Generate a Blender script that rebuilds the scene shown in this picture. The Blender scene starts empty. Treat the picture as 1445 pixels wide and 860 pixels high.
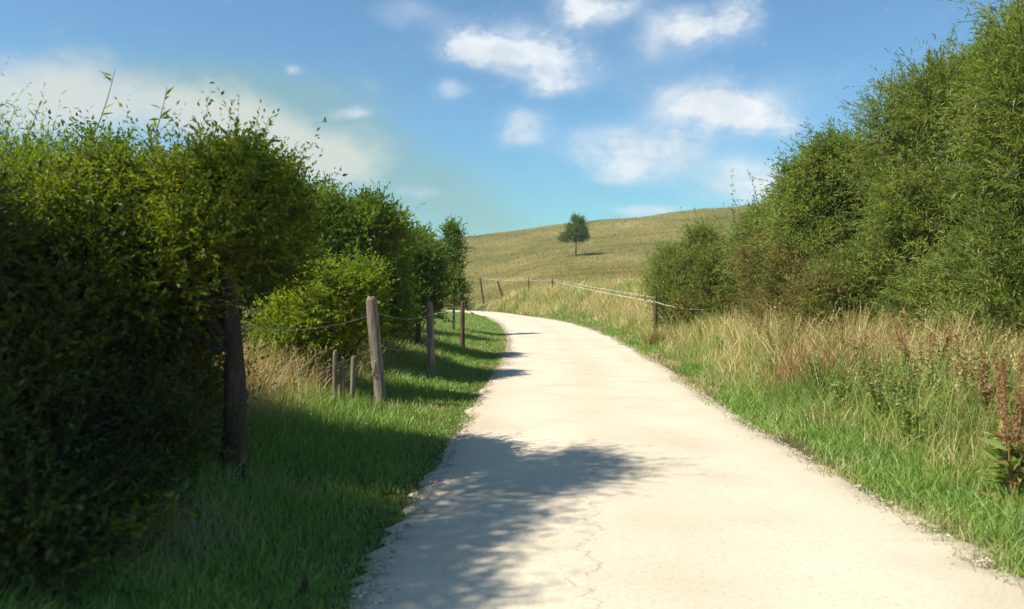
import bpy, math
import numpy as np
from mathutils import Vector

rad = math.radians
SC = bpy.context.scene
COL = SC.collection
ZUP = np.array([0, 0, 1.0])

# ------------------------------------------------------------------ noise
def _hash(ix, iy, iz, seed):
    n = (ix * 374761393 + iy * 668265263 + iz * 2147483647 + seed * 1274126177) & 0xffffffff
    n = ((n ^ (n >> 13)) * 1274126177) & 0xffffffff
    n = n ^ (n >> 16)
    return (n & 0xffff) / 65535.0

def vnoise(p, scale=1.0, seed=0):
    """value noise 0..1 at points p (N,3) or (N,2)"""
    p = np.asarray(p, float) * scale
    if p.shape[1] == 2:
        p = np.concatenate([p, np.zeros((len(p), 1))], 1)
    i = np.floor(p).astype(np.int64)
    f = p - i
    f = f * f * (3 - 2 * f)
    out = 0
    for dx in (0, 1):
        for dy in (0, 1):
            for dz in (0, 1):
                w = (f[:, 0] if dx else 1 - f[:, 0]) * (f[:, 1] if dy else 1 - f[:, 1]) * (f[:, 2] if dz else 1 - f[:, 2])
                out = out + w * _hash(i[:, 0] + dx, i[:, 1] + dy, i[:, 2] + dz, seed)
    return out

def fbm(p, scale, seed=0, octv=3):
    a, s, t = 0.0, 0.5, 0.0
    for k in range(octv):
        a = a + s * vnoise(p, scale * 2 ** k, seed + k)
        t += s
        s *= 0.5
    return a / t

def sstep(a, b, x):
    t = np.clip((x - a) / (b - a), 0, 1)
    return t * t * (3 - 2 * t)

def unit(v):
    return v / np.maximum(np.linalg.norm(v, axis=-1, keepdims=True), 1e-9)

# ------------------------------------------------------------------ mesh helpers
class Acc:
    """collects faces; every vertex carries two floats: rnd and dry"""
    def __init__(s):
        s.v, s.f, s.m, s.a, s.b, s.n = [], [], [], [], [], 0
    def add(s, v, f, rnd=0.5, dry=0.0, mat=0):
        v = np.asarray(v, float).reshape(-1, 3)
        f = np.asarray(f, np.int64)
        s.v.append(v)
        s.f.append(f + s.n)
        s.m.append(np.full(len(f), mat, np.int32))
        s.a.append(np.broadcast_to(np.asarray(rnd, float), (len(v),)).copy())
        s.b.append(np.broadcast_to(np.asarray(dry, float), (len(v),)).copy())
        s.n += len(v)
    def build(s, name, mats, parent=None, smooth=False):
        me = bpy.data.meshes.new(name)
        v = np.concatenate(s.v)
        me.vertices.add(len(v))
        me.vertices.foreach_set('co', v.astype(np.float32).ravel())
        loops = np.concatenate([f.ravel() for f in s.f])
        tot = np.concatenate([np.full(len(f), f.shape[1]) for f in s.f])
        st = np.concatenate([[0], np.cumsum(tot)[:-1]])
        me.loops.add(len(loops))
        me.loops.foreach_set('vertex_index', loops.astype(np.int32))
        me.polygons.add(len(tot))
        me.polygons.foreach_set('loop_start', st.astype(np.int32))
        me.polygons.foreach_set('loop_total', tot.astype(np.int32))
        for m in mats:
            me.materials.append(m)
        me.polygons.foreach_set('material_index', np.concatenate(s.m))
        me.polygons.foreach_set('use_smooth', np.full(len(tot), smooth))
        for nm, arr in (('rnd', s.a), ('dry', s.b)):
            at = me.attributes.new(nm, 'FLOAT', 'POINT')
            at.data.foreach_set('value', np.concatenate(arr).astype(np.float32))
        me.update(calc_edges=True)
        o = bpy.data.objects.new(name, me)
        COL.objects.link(o)
        if parent is not None:
            o.parent = parent
            o.matrix_parent_inverse = parent.matrix_basis.inverted()
        return o

def tag(o, label=None, cat=None, group=None, kind=None):
    if label: o['label'] = label
    if cat: o['category'] = cat
    if group: o['group'] = group
    if kind: o['kind'] = kind
    return o

def thing(name, label, cat, loc, group=None):
    o = bpy.data.objects.new(name, None)
    o.empty_display_size = 0.2
    COL.objects.link(o)
    o.location = loc
    tag(o, label, cat, group)
    return o

def tube(acc, pts, radii, sides=6, rnd=0.5, dry=0.0, mat=0, cap=True, wob=0.0, rg=None):
    pts = np.asarray(pts, float)
    n = len(pts)
    radii = np.broadcast_to(np.asarray(radii, float), (n,))
    tan = unit(np.gradient(pts, axis=0))
    ref = np.array([0.0, 1, 0]) if abs(tan[0][1]) < 0.8 else np.array([1.0, 0, 0])
    V = []
    for i in range(n):
        u = unit(np.cross(tan[i], ref)); w = np.cross(tan[i], u)
        th = np.arange(sides) * 2 * math.pi / sides
        r = radii[i] * (1 + (wob * (rg.random(sides) - 0.5) if rg is not None else 0))
        V.append(pts[i] + (np.cos(th) * r)[:, None] * u + (np.sin(th) * r)[:, None] * w)
    V = np.concatenate(V)
    F = []
    for i in range(n - 1):
        for k in range(sides):
            a, b = i * sides + k, i * sides + (k + 1) % sides
            F.append((a, b, b + sides, a + sides))
    acc.add(V, F, rnd, dry, mat)
    if cap:
        for base, idx in ((0, 0), ((n - 1), n - 1)):
            ring = V[idx * sides:(idx + 1) * sides]
            c = pts[idx][None]
            F = [(k, (k + 1) % sides, sides) for k in range(sides)]
            acc.add(np.concatenate([ring, c]), F, rnd, dry, mat)

def curve(a, b, sag=(0, 0, 0), n=8):
    t = np.linspace(0, 1, n)[:, None]
    return np.asarray(a) * (1 - t) + np.asarray(b) * t + np.asarray(sag) * (4 * t * (1 - t))

def leaves(acc, base, d, L, W, rnd, dry, fold, rg, mat=0, curl=0.15):
    """folded pointed leaves: base (N,3), direction d (N,3)"""
    n = len(base)
    L = np.broadcast_to(L, (n,))[:, None]; W = np.broadcast_to(W, (n,))[:, None]
    side = unit(np.cross(d, rg.normal(size=(n, 3)) * 0.7 + ZUP))
    nrm = np.cross(side, d)
    mid = base + d * L * 0.42
    v = np.empty((n, 4, 3))
    v[:, 0] = base
    v[:, 1] = mid + side * W * 0.5 + nrm * W * fold
    v[:, 2] = base + d * L - nrm * L * curl
    v[:, 3] = mid - side * W * 0.5 + nrm * W * fold
    i = np.arange(n)[:, None] * 4
    f = np.concatenate([i + np.array([0, 1, 2]), i + np.array([0, 2, 3])])
    acc.add(v.reshape(-1, 3), f, np.repeat(rnd, 4), np.repeat(np.broadcast_to(dry, (n,)), 4), mat)

def ribbons(acc, P, W, rnd, dry, mat=0, rg=None):
    """P (N,K,3) polylines drawn as crossed-free thin ribbons tapering to the tip"""
    n, k, _ = P.shape
    tan = unit(P[:, -1] - P[:, 0])
    side = unit(np.cross(tan, rg.normal(size=(n, 3))))
    taper = (1 - np.linspace(0, 1, k) ** 1.6 * 0.93)[None, :, None]
    Wd = (np.broadcast_to(W, (n,))[:, None, None]) * taper * 0.5
    v = np.empty((n, k, 2, 3))
    v[:, :, 0] = P - side[:, None] * Wd
    v[:, :, 1] = P + side[:, None] * Wd
    i = np.arange(n)[:, None] * (2 * k)
    f = np.concatenate([i + np.array([2 * j, 2 * j + 1, 2 * j + 3, 2 * j + 2]) for j in range(k - 1)])
    acc.add(v.reshape(-1, 3), f, np.repeat(rnd, 2 * k), np.repeat(np.broadcast_to(dry, (n,)), 2 * k), mat)

# ------------------------------------------------------------------ materials
def new_mat(name):
    m = bpy.data.materials.new(name)
    m.use_nodes = True
    nt = m.node_tree
    nt.nodes.clear()
    out = nt.nodes.new('ShaderNodeOutputMaterial')
    return m, nt, out

def N(nt, t, **kw):
    n = nt.nodes.new(t)
    for k, v in kw.items():
        if k.startswith('i_'):
            key = k[2:]
            n.inputs[int(key) if key.isdigit() else key].default_value = v
        else:
            setattr(n, k, v)
    return n

def ramp(nt, fac, stops):
    r = nt.nodes.new('ShaderNodeValToRGB')
    e = r.color_ramp.elements
    while len(e) < len(stops):
        e.new(0.5)
    for el, (p, c) in zip(e, stops):
        el.position = p
        el.color = (*c, 1)
    nt.links.new(fac, r.inputs[0])
    return r.outputs[0]

def leaf_mat(name, greens, drys, trans=0.35, gloss=0.02):
    m, nt, out = new_mat(name)
    a = N(nt, 'ShaderNodeAttribute', attribute_name='rnd')
    b = N(nt, 'ShaderNodeAttribute', attribute_name='dry')
    g = ramp(nt, a.outputs['Fac'], [(i / (len(greens) - 1), c) for i, c in enumerate(greens)])
    d = ramp(nt, a.outputs['Fac'], [(i / (len(drys) - 1), c) for i, c in enumerate(drys)])
    mx = N(nt, 'ShaderNodeMix', data_type='RGBA')
    nt.links.new(b.outputs['Fac'], mx.inputs[0]); nt.links.new(g, mx.inputs[6]); nt.links.new(d, mx.inputs[7])
    col = mx.outputs[2]
    df = N(nt, 'ShaderNodeBsdfDiffuse'); nt.links.new(col, df.inputs[0])
    tr = N(nt, 'ShaderNodeBsdfTranslucent')
    tc = N(nt, 'ShaderNodeMix', data_type='RGBA', blend_type='MULTIPLY'); tc.inputs[0].default_value = 1
    nt.links.new(col, tc.inputs[6]); tc.inputs[7].default_value = (1.5, 1.35, 0.5, 1)
    nt.links.new(tc.outputs[2], tr.inputs[0])
    gl = N(nt, 'ShaderNodeBsdfGlossy'); gl.inputs['Roughness'].default_value = 0.5
    gl.inputs['Color'].default_value = (0.9, 0.95, 0.9, 1)
    m1 = N(nt, 'ShaderNodeMixShader'); m1.inputs[0].default_value = trans
    nt.links.new(df.outputs[0], m1.inputs[1]); nt.links.new(tr.outputs[0], m1.inputs[2])
    m2 = N(nt, 'ShaderNodeMixShader'); m2.inputs[0].default_value = gloss
    nt.links.new(m1.outputs[0], m2.inputs[1]); nt.links.new(gl.outputs[0], m2.inputs[2])
    nt.links.new(m2.outputs[0], out.inputs[0])
    return m

def wood_mat(name, c1, c2, c3, sc=(18, 18, 1.6)):
    m, nt, out = new_mat(name)
    tc = N(nt, 'ShaderNodeTexCoord')
    mp = N(nt, 'ShaderNodeMapping'); mp.inputs['Scale'].default_value = sc
    nt.links.new(tc.outputs['Object'], mp.inputs[0])
    n1 = N(nt, 'ShaderNodeTexNoise'); n1.inputs['Scale'].default_value = 1.6; n1.inputs['Detail'].default_value = 8
    n1.inputs['Roughness'].default_value = 0.7
    nt.links.new(mp.outputs[0], n1.inputs[0])
    c = ramp(nt, n1.outputs[0], [(0.3, c1), (0.52, c2), (0.72, c3)])
    p = N(nt, 'ShaderNodeBsdfPrincipled'); p.inputs['Roughness'].default_value = 0.85
    p.inputs['Specular IOR Level'].default_value = 0.2
    nt.links.new(c, p.inputs['Base Color'])
    bp = N(nt, 'ShaderNodeBump'); bp.inputs['Strength'].default_value = 0.8; bp.inputs['Distance'].default_value = 0.02
    nt.links.new(n1.outputs[0], bp.inputs['Height']); nt.links.new(bp.outputs[0], p.inputs['Normal'])
    nt.links.new(p.outputs[0], out.inputs[0])
    return m

M = {}
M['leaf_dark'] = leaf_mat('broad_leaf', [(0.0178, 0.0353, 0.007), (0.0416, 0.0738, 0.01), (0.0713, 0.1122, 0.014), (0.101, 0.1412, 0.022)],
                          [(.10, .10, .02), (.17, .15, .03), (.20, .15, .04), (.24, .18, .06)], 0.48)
M['leaf_bright'] = leaf_mat('bright_leaf', [(0.0902, 0.1693, 0.008), (0.1674, 0.2681, 0.011), (0.2447, 0.3387, 0.015), (0.3349, 0.3951, 0.022)],
                            [(.16, .14, .02), (.22, .18, .03), (.26, .20, .04), (.30, .22, .06)], 0.5, .02)
M['leaf_olive'] = leaf_mat('olive_leaf', [(0.0517, 0.092, 0.008), (0.115, 0.1782, 0.011), (0.1898, 0.2587, 0.016), (0.2645, 0.3105, 0.024)],
                          [(.14, .13, .02), (.20, .17, .03), (.24, .18, .04), (.28, .2, .06)], 0.5, .02)
M['leaf_willow'] = leaf_mat('willow_leaf', [(0.1117, 0.168, 0.0286), (0.1764, 0.2486, 0.0442), (0.2293, 0.2957, 0.065), (0.3058, 0.3696, 0.117)],
                            [(.16, .14, .05), (.20, .15, .05), (.22, .13, .05), (.26, .19, .08)], 0.48, .015)
M['leaf_mid'] = leaf_mat('shrub_leaf', [(0.0486, 0.1068, 0.01), (0.0918, 0.184, 0.014), (0.1458, 0.2374, 0.02), (0.1944, 0.2731, 0.03)],
                         [(.16, .12, .03), (.20, .13, .04), (.22, .12, .05), (.26, .17, .07)], 0.48, .02)
M['grass'] = leaf_mat('green_grass', [(0.0931, 0.1882, 0.0297), (0.1475, 0.2666, 0.0429), (0.2173, 0.3293, 0.0578), (0.295, 0.3685, 0.0825)],
                      [(0.288, 0.228, 0.108), (0.384, 0.312, 0.156), (0.48, 0.396, 0.216), (0.36, 0.252, 0.12)], 0.3, .04)
M['hay'] = leaf_mat('dry_grass', [(0.117, 0.182, 0.036), (0.169, 0.238, 0.048), (0.234, 0.28, 0.072), (0.286, 0.308, 0.084)],
                    [(0.338, 0.221, 0.104), (0.468, 0.351, 0.169), (0.572, 0.468, 0.26), (0.65, 0.559, 0.351)], 0.3, .03)
M['bank'] = leaf_mat('bank_grass', [(0.108, 0.182, 0.036), (0.162, 0.26, 0.042), (0.2295, 0.312, 0.06), (0.3105, 0.364, 0.084)],
                    [(.30, .15, .07), (.42, .29, .13), (.54, .44, .20), (.66, .58, .32)], 0.3, .03)
M['weed'] = leaf_mat('weed_leaf', [(0.0702, 0.1404, 0.024), (0.1229, 0.2281, 0.036), (0.193, 0.2984, 0.06), (0.2633, 0.3335, 0.084)],
                     [(0.182, 0.078, 0.036), (0.26, 0.13, 0.06), (0.364, 0.208, 0.096), (0.442, 0.286, 0.144)], 0.25, .03)
M['bark'] = wood_mat('bark', (.025, .018, .012), (.06, .045, .03), (.11, .09, .065), (9, 9, 2))
M['twig'] = wood_mat('twig_bark', (.05, .04, .022), (.09, .07, .04), (.14, .11, .07))
M['post_grey'] = wood_mat('weathered_wood', (.07, .055, .04), (.19, .155, .12), (.33, .29, .23))
M['post_brown'] = wood_mat('brown_wood', (.045, .026, .016), (.10, .055, .034), (.17, .11, .07))

m, nt, out = new_mat('fence_rope')
p = N(nt, 'ShaderNodeBsdfPrincipled'); p.inputs['Base Color'].default_value = (.72, .68, .60, 1); p.inputs['Roughness'].default_value = .7
tc = N(nt, 'ShaderNodeTexCoord'); n1 = N(nt, 'ShaderNodeTexNoise'); n1.inputs['Scale'].default_value = 30
nt.links.new(tc.outputs['Object'], n1.inputs[0])
nt.links.new(ramp(nt, n1.outputs[0], [(.3, (.5, .46, .38)), (.6, (.76, .73, .66))]), p.inputs['Base Color'])
nt.links.new(p.outputs[0], out.inputs[0]); M['rope'] = m

m, nt, out = new_mat('galvanised_wire')
p = N(nt, 'ShaderNodeBsdfPrincipled'); p.inputs['Metallic'].default_value = .6; p.inputs['Roughness'].default_value = .5
n1 = N(nt, 'ShaderNodeTexNoise'); n1.inputs['Scale'].default_value = 40
nt.links.new(ramp(nt, n1.outputs[0], [(.3, (.25, .22, .2)), (.7, (.55, .55, .53))]), p.inputs['Base Color'])
nt.links.new(p.outputs[0], out.inputs[0]); M['wire'] = m

m, nt, out = new_mat('stone')
a = N(nt, 'ShaderNodeAttribute', attribute_name='rnd')
p = N(nt, 'ShaderNodeBsdfPrincipled'); p.inputs['Roughness'].default_value = .9
nt.links.new(ramp(nt, a.outputs['Fac'], [(0, (.16, .13, .10)), (.4, (.30, .245, .18)), (.8, (.42, .36, .28)), (1, (.58, .52, .43))]), p.inputs['Base Color'])
nt.links.new(p.outputs[0], out.inputs[0]); M['stone'] = m

def ground_mat(name, hill):
    m, nt, out = new_mat(name)
    tc = N(nt, 'ShaderNodeTexCoord')
    big = N(nt, 'ShaderNodeTexNoise'); big.inputs['Scale'].default_value = 0.045 if hill else 0.35; big.inputs['Detail'].default_value = 6
    nt.links.new(tc.outputs['Object'], big.inputs[0])
    mp = N(nt, 'ShaderNodeMapping'); mp.inputs['Scale'].default_value = (.35, 1.0, 1.0)
    nt.links.new(tc.outputs['Object'], mp.inputs[0])
    fine = N(nt, 'ShaderNodeTexNoise'); fine.inputs['Scale'].default_value = 1.5 if hill else 9; fine.inputs['Detail'].default_value = 9
    fine.inputs['Roughness'].default_value = .72
    nt.links.new(mp.outputs[0], fine.inputs[0])
    ad = N(nt, 'ShaderNodeMath', operation='MULTIPLY_ADD'); ad.inputs[1].default_value = .55
    nt.links.new(fine.outputs[0], ad.inputs[0])
    sc = N(nt, 'ShaderNodeMath', operation='MULTIPLY'); sc.inputs[1].default_value = .5
    nt.links.new(big.outputs[0], sc.inputs[0]); nt.links.new(sc.outputs[0], ad.inputs[2])
    if hill:
        c = ramp(nt, ad.outputs[0], [(.36, (.08, .085, .024)), (.48, (.14, .13, .04)), (.58, (.20, .17, .06)), (.70, (.28, .23, .10))])
    else:
        c = ramp(nt, ad.outputs[0], [(.36, (.035, .04, .014)), (.5, (.075, .075, .028)), (.62, (.13, .115, .05)), (.72, (.20, .16, .09))])
    p = N(nt, 'ShaderNodeBsdfPrincipled'); p.inputs['Roughness'].default_value = 1; p.inputs['Specular IOR Level'].default_value = .05
    nt.links.new(c, p.inputs['Base Color'])
    bp = N(nt, 'ShaderNodeBump'); bp.inputs['Strength'].default_value = .8; bp.inputs['Distance'].default_value = .35 if hill else .05
    nt.links.new(fine.outputs[0], bp.inputs['Height']); nt.links.new(bp.outputs[0], p.inputs['Normal'])
    nt.links.new(p.outputs[0], out.inputs[0])
    return m
M['ground'] = ground_mat('soil_and_grass', False)
M['hill'] = ground_mat('pasture', True)

def road_mat():
    m, nt, out = new_mat('pale_gravel')
    L = nt.links.new
    tc = N(nt, 'ShaderNodeTexCoord')
    obj = tc.outputs['Object']
    big = N(nt, 'ShaderNodeTexNoise'); big.inputs['Scale'].default_value = .9; big.inputs['Detail'].default_value = 5
    L(obj, big.inputs[0])
    mid = N(nt, 'ShaderNodeTexNoise'); mid.inputs['Scale'].default_value = 38; mid.inputs['Detail'].default_value = 8; mid.inputs['Roughness'].default_value = .75
    L(obj, mid.inputs[0])
    vor = N(nt, 'ShaderNodeTexVoronoi'); vor.inputs['Scale'].default_value = 75
    L(obj, vor.inputs[0])
    base = ramp(nt, big.outputs[0], [(.3, (.48, .42, .325)), (.5, (.555, .49, .38)), (.7, (.60, .53, .415))])
    grain = ramp(nt, mid.outputs[0], [(.32, (.58, .54, .48)), (.45, (.92, .91, .89)), (.7, (1.08, 1.07, 1.05))])
    mx = N(nt, 'ShaderNodeMix', data_type='RGBA', blend_type='MULTIPLY'); mx.inputs[0].default_value = .8
    L(base, mx.inputs[6]); L(grain, mx.inputs[7])
    # scattered dark pebbles
    aw = N(nt, 'ShaderNodeAttribute', attribute_name='rnd')
    tn = N(nt, 'ShaderNodeMath', operation='MULTIPLY', use_clamp=True); L(aw.outputs['Fac'], tn.inputs[0]); L(big.outputs[0], tn.inputs[1])
    tk = N(nt, 'ShaderNodeMix', data_type='RGBA'); L(tn.outputs[0], tk.inputs[0]); L(mx.outputs[2], tk.inputs[6]); tk.inputs[7].default_value = (.40, .345, .26, 1)
    mx = tk
    peb = N(nt, 'ShaderNodeTexVoronoi'); peb.inputs['Scale'].default_value = 26; peb.inputs['Randomness'].default_value = 1
    L(obj, peb.inputs[0])
    pm = N(nt, 'ShaderNodeMath', operation='LESS_THAN'); pm.inputs[1].default_value = .16; L(peb.outputs['Distance'], pm.inputs[0])
    sx = N(nt, 'ShaderNodeSeparateColor'); L(peb.outputs['Color'], sx.inputs[0])
    pg = N(nt, 'ShaderNodeMath', operation='GREATER_THAN'); pg.inputs[1].default_value = .80; L(sx.outputs[0], pg.inputs[0])
    pk = N(nt, 'ShaderNodeMath', operation='MULTIPLY'); L(pm.outputs[0], pk.inputs[0]); L(pg.outputs[0], pk.inputs[1])
    mx2 = N(nt, 'ShaderNodeMix', data_type='RGBA'); L(pk.outputs[0], mx2.inputs[0]); L(mx.outputs[2], mx2.inputs[6]); mx2.inputs[7].default_value = (.33, .28, .22, 1)
    # worn, stonier margins (per-vertex mask across the road width)
    ed = N(nt, 'ShaderNodeAttribute', attribute_name='dry')
    en = N(nt, 'ShaderNodeMath', operation='MULTIPLY_ADD'); en.inputs[1].default_value = 1.3; en.inputs[2].default_value = -.62
    L(mid.outputs[0], en.inputs[0])
    es = N(nt, 'ShaderNodeMath', operation='ADD', use_clamp=True); L(ed.outputs['Fac'], es.inputs[0]); L(en.outputs[0], es.inputs[1])
    ek = N(nt, 'ShaderNodeMath', operation='MULTIPLY', use_clamp=True); L(es.outputs[0], ek.inputs[0]); L(ed.outputs['Fac'], ek.inputs[1])
    mx3 = N(nt, 'ShaderNodeMix', data_type='RGBA'); L(ek.outputs[0], mx3.inputs[0]); L(mx2.outputs[2], mx3.inputs[6]); mx3.inputs[7].default_value = (.37, .30, .22, 1)
    # a wandering crack along the road
    sp = N(nt, 'ShaderNodeSeparateXYZ'); L(obj, sp.inputs[0])
    wn = N(nt, 'ShaderNodeTexNoise', noise_dimensions='1D'); wn.inputs['Scale'].default_value = 3.2; wn.inputs['Detail'].default_value = 7; wn.inputs['Roughness'].default_value = .7
    L(sp.outputs[1], wn.inputs['W'])
    line = N(nt, 'ShaderNodeMath', operation='MULTIPLY_ADD'); line.inputs[1].default_value = -.115; line.inputs[2].default_value = .08; L(sp.outputs[1], line.inputs[0])
    a1 = N(nt, 'ShaderNodeMath', operation='ADD'); L(sp.outputs[0], a1.inputs[0]); L(line.outputs[0], a1.inputs[1])
    a2 = N(nt, 'ShaderNodeMath', operation='MULTIPLY_ADD'); a2.inputs[1].default_value = .55; L(wn.outputs[0], a2.inputs[0]); 
    a2.inputs[2].default_value = -.275
    a3 = N(nt, 'ShaderNodeMath', operation='ADD'); L(a1.outputs[0], a3.inputs[0]); L(a2.outputs[0], a3.inputs[1])
    ab = N(nt, 'ShaderNodeMath', operation='ABSOLUTE'); L(a3.outputs[0], ab.inputs[0])
    lt = N(nt, 'ShaderNodeMath', operation='LESS_THAN'); lt.inputs[1].default_value = .006; L(ab.outputs[0], lt.inputs[0])
    bk = N(nt, 'ShaderNodeMath', operation='GREATER_THAN'); bk.inputs[1].default_value = .47; L(mid.outputs[0], bk.inputs[0])
    lim = N(nt, 'ShaderNodeMath', operation='LESS_THAN'); lim.inputs[1].default_value = 8.5; L(sp.outputs[1], lim.inputs[0])
    k1 = N(nt, 'ShaderNodeMath', operation='MULTIPLY'); L(lt.outputs[0], k1.inputs[0]); L(bk.outputs[0], k1.inputs[1])
    k2 = N(nt, 'ShaderNodeMath', operation='MULTIPLY'); L(k1.outputs[0], k2.inputs[0]); L(lim.outputs[0], k2.inputs[1])
    mx4 = N(nt, 'ShaderNodeMix', data_type='RGBA'); L(k2.outputs[0], mx4.inputs[0]); L(mx3.outputs[2], mx4.inputs[6]); mx4.inputs[7].default_value = (.22, .17, .12, 1)
    p = N(nt, 'ShaderNodeBsdfPrincipled'); p.inputs['Roughness'].default_value = .95; p.inputs['Specular IOR Level'].default_value = .12
    L(mx4.outputs[2], p.inputs['Base Color'])
    hs = N(nt, 'ShaderNodeMath', operation='MULTIPLY_ADD'); hs.inputs[1].default_value = -.5
    L(vor.outputs['Distance'], hs.inputs[0]); L(mid.outputs[0], hs.inputs[2])
    bp = N(nt, 'ShaderNodeBump'); bp.inputs['Strength'].default_value = .4; bp.inputs['Distance'].default_value = .006
    L(hs.outputs[0], bp.inputs['Height']); L(bp.outputs[0], p.inputs['Normal'])
    L(p.outputs[0], out.inputs[0])
    return m
M['road'] = road_mat()

# ------------------------------------------------------------------ road course
LE = np.array([(-1.3, -12), (-.95, -4), (-.82, 1), (-.79, 4), (-.73, 5.3), (-.60, 8), (-.46, 12.4), (-.2, 20.2), (-.14, 28.4), (-.7, 44), (-2.5, 65), (-4.5, 76.5), (-9, 84), (-18, 90), (-34, 95)])
RE = np.array([(2.6, -12), (2.72, -4), (2.8, 1), (2.82, 4.3), (2.87, 5.5), (2.88, 7.9), (3.05, 12), (3.65, 22.9), (3.9, 33.8), (3.35, 47.6), (1.5, 60.7), (-1.8, 78), (-7.5, 89), (-17, 96.5), (-33, 102)])
def resample(P, n):
    P = np.asarray(P, float)
    t = np.linspace(0, len(P) - 1, n)
    i = np.clip(t.astype(int), 0, len(P) - 2); f = (t - i)[:, None]
    p0 = P[np.clip(i - 1, 0, len(P) - 1)]; p1 = P[i]; p2 = P[i + 1]; p3 = P[np.clip(i + 2, 0, len(P) - 1)]
    return .5 * ((2 * p1) + (-p0 + p2) * f + (2 * p0 - 5 * p1 + 4 * p2 - p3) * f ** 2 + (-p0 + 3 * p1 - 3 * p2 + p3) * f ** 3)
LS, RS = resample(LE, 420), resample(RE, 420)
CS = (LS + RS) / 2; HW = np.linalg.norm(LS - RS, axis=1) / 2
def road_dist(x, y):
    """distance outside the road edge (negative = on the road); sign of side"""
    x = np.asarray(x, float).ravel(); y = np.asarray(y, float).ravel()
    out = np.empty(len(x)); 
    C, H = CS[::3], HW[::3]
    for k in range(0, len(x), 20000):
        d = np.hypot(x[k:k + 20000, None] - C[None, :, 0], y[k:k + 20000, None] - C[None, :, 1]) - H[None]
        out[k:k + 20000] = d.min(1)
    return out
def xl(y): return np.interp(y, LS[:, 1], LS[:, 0])
def xr(y): return np.interp(y, RS[:, 1], RS[:, 0])

def height(x, y):
    x = np.asarray(x, float); y = np.asarray(y, float)
    sh = x.shape; X, Y = x.ravel(), y.ravel()
    rd = road_dist(X, Y)
    P = np.stack([X, Y], 1)
    zc = np.clip(17.0 + .115 * X, 4, 40)
    y0 = 86 - 46 * sstep(-8, 9, X)
    t = np.clip((Y - y0) / (205 - y0), 0, 1)
    s = t * (0.55 + .9 * t) * (1 - .0) ; s = s / 1.45
    s = s - .12 * sstep(.8, 1.0, t) * 0
    outer = X > np.interp(Y, CS[:, 1], CS[:, 0], right=-1e6)
    h = zc * s * sstep(0, 12, rd) + 1.35 * sstep(.3, 3.4, rd) * sstep(14, 48, Y) * outer
    h = h - np.clip(Y - 205, 0, 5000) * .05
    h = h + (fbm(P, .03, 7) - .5) * 2.2 * sstep(60, 120, Y)
    und = (fbm(P, .55, 3) - .5) * .22 + (fbm(P, .12, 9) - .5) * .5 * sstep(3, 14, rd)
    h = h + und * sstep(.1, 1.8, rd)
    h = h - .03 * sstep(-.5, .15, rd) * (1 - sstep(.2, 1.0, rd))
    h = h + .22 * sstep(.8, 3.5, rd) * (Y < 60)
    return h.reshape(sh)

# ------------------------------------------------------------------ ground, hill, road
def axis(lo, hi, c, dmin, n):
    t = np.linspace(-1, 1, n)
    k = 5.2
    v = np.sinh(k * t) / np.sinh(k)
    return np.where(v < 0, c + (c - lo) * v, c + (hi - c) * v)
gx = axis(-1600, 1600, 1.0, .1, 261); gy = axis(-900, 1900, 14, .1, 301)
gx = np.unique(np.concatenate([gx, np.arange(-14, 18, .35)])); gy = np.unique(np.concatenate([gy, np.arange(-4, 36, .35), np.arange(36, 230, 3.0)]))
GX, GY = np.meshgrid(gx, gy)
GZ = height(GX, GY) - .012
rdg = road_dist(GX, GY).reshape(GX.shape)
GZ = GZ - .03 * (rdg < -.25)
nx, ny = len(gx), len(gy)
V = np.stack([GX, GY, GZ], -1).reshape(-1, 3)
ii = (np.arange(ny - 1)[:, None] * nx + np.arange(nx - 1)[None]).ravel()
F = np.stack([ii, ii + 1, ii + nx + 1, ii + nx], 1)
cy = V[F].mean(1)
ish = (cy[:, 1] > 44) & (cy[:, 2] > .55) & (cy[:, 1] > 46)
acc = Acc(); acc.add(V, F[~ish]); o = acc.build('ground', [M['ground']], smooth=True); tag(o, 'uneven grassy ground beside the white track', kind='structure')
acc = Acc(); acc.add(V, F[ish]); o = acc.build('hill', [M['hill']], smooth=True); tag(o, 'smooth dry pasture hill rising behind the bend', kind='structure')
for nm in ('ground', 'hill'):
    me = bpy.data.objects[nm].data

rg = np.random.default_rng(11)
W_ = 25
t = np.linspace(0, 1, W_)
edge_n = np.stack([np.arange(420) * .35, np.zeros(420)], 1)
jl = (fbm(edge_n, 1.9, 21, 4) - .5) * .30; jr = (fbm(edge_n, 1.0, 33, 4) - .5) * .35
RV = np.empty((420, W_, 3)); RA = np.empty((420, W_)); RW = np.empty((420, W_))
for i in range(420):
    a = LS[i] + unit(LS[i] - RS[i]) * (jl[i] + .12); b = RS[i] + unit(RS[i] - LS[i]) * (jr[i] + .12)
    RV[i, :, 0] = a[0] * (1 - t) + b[0] * t; RV[i, :, 1] = a[1] * (1 - t) + b[1] * t
    RV[i, :, 2] = .012 + .03 * (1 - (2 * t - 1) ** 2)
    w = HW[i] * 2
    de = np.minimum(t, 1 - t) * w
    RA[i] = np.clip(1 - de / .55, 0, 1)
    RW[i] = .55 * np.exp(-((t - .5) * w / .38) ** 2) + .35 * np.exp(-((np.abs(t - .5) * w - 1.35) / .22) ** 2)
RV[:, :, 2] += (fbm(RV.reshape(-1, 3)[:, :2], .9, 5) .reshape(420, W_) - .5) * .02
RV[:, 0, 2] = RV[:, -1, 2] = -.05
ii = (np.arange(419)[:, None] * W_ + np.arange(W_ - 1)[None]).ravel()
acc = Acc(); acc.add(RV.reshape(-1, 3), np.stack([ii, ii + 1, ii + W_ + 1, ii + W_], 1), RW.ravel(), RA.ravel())
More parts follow.
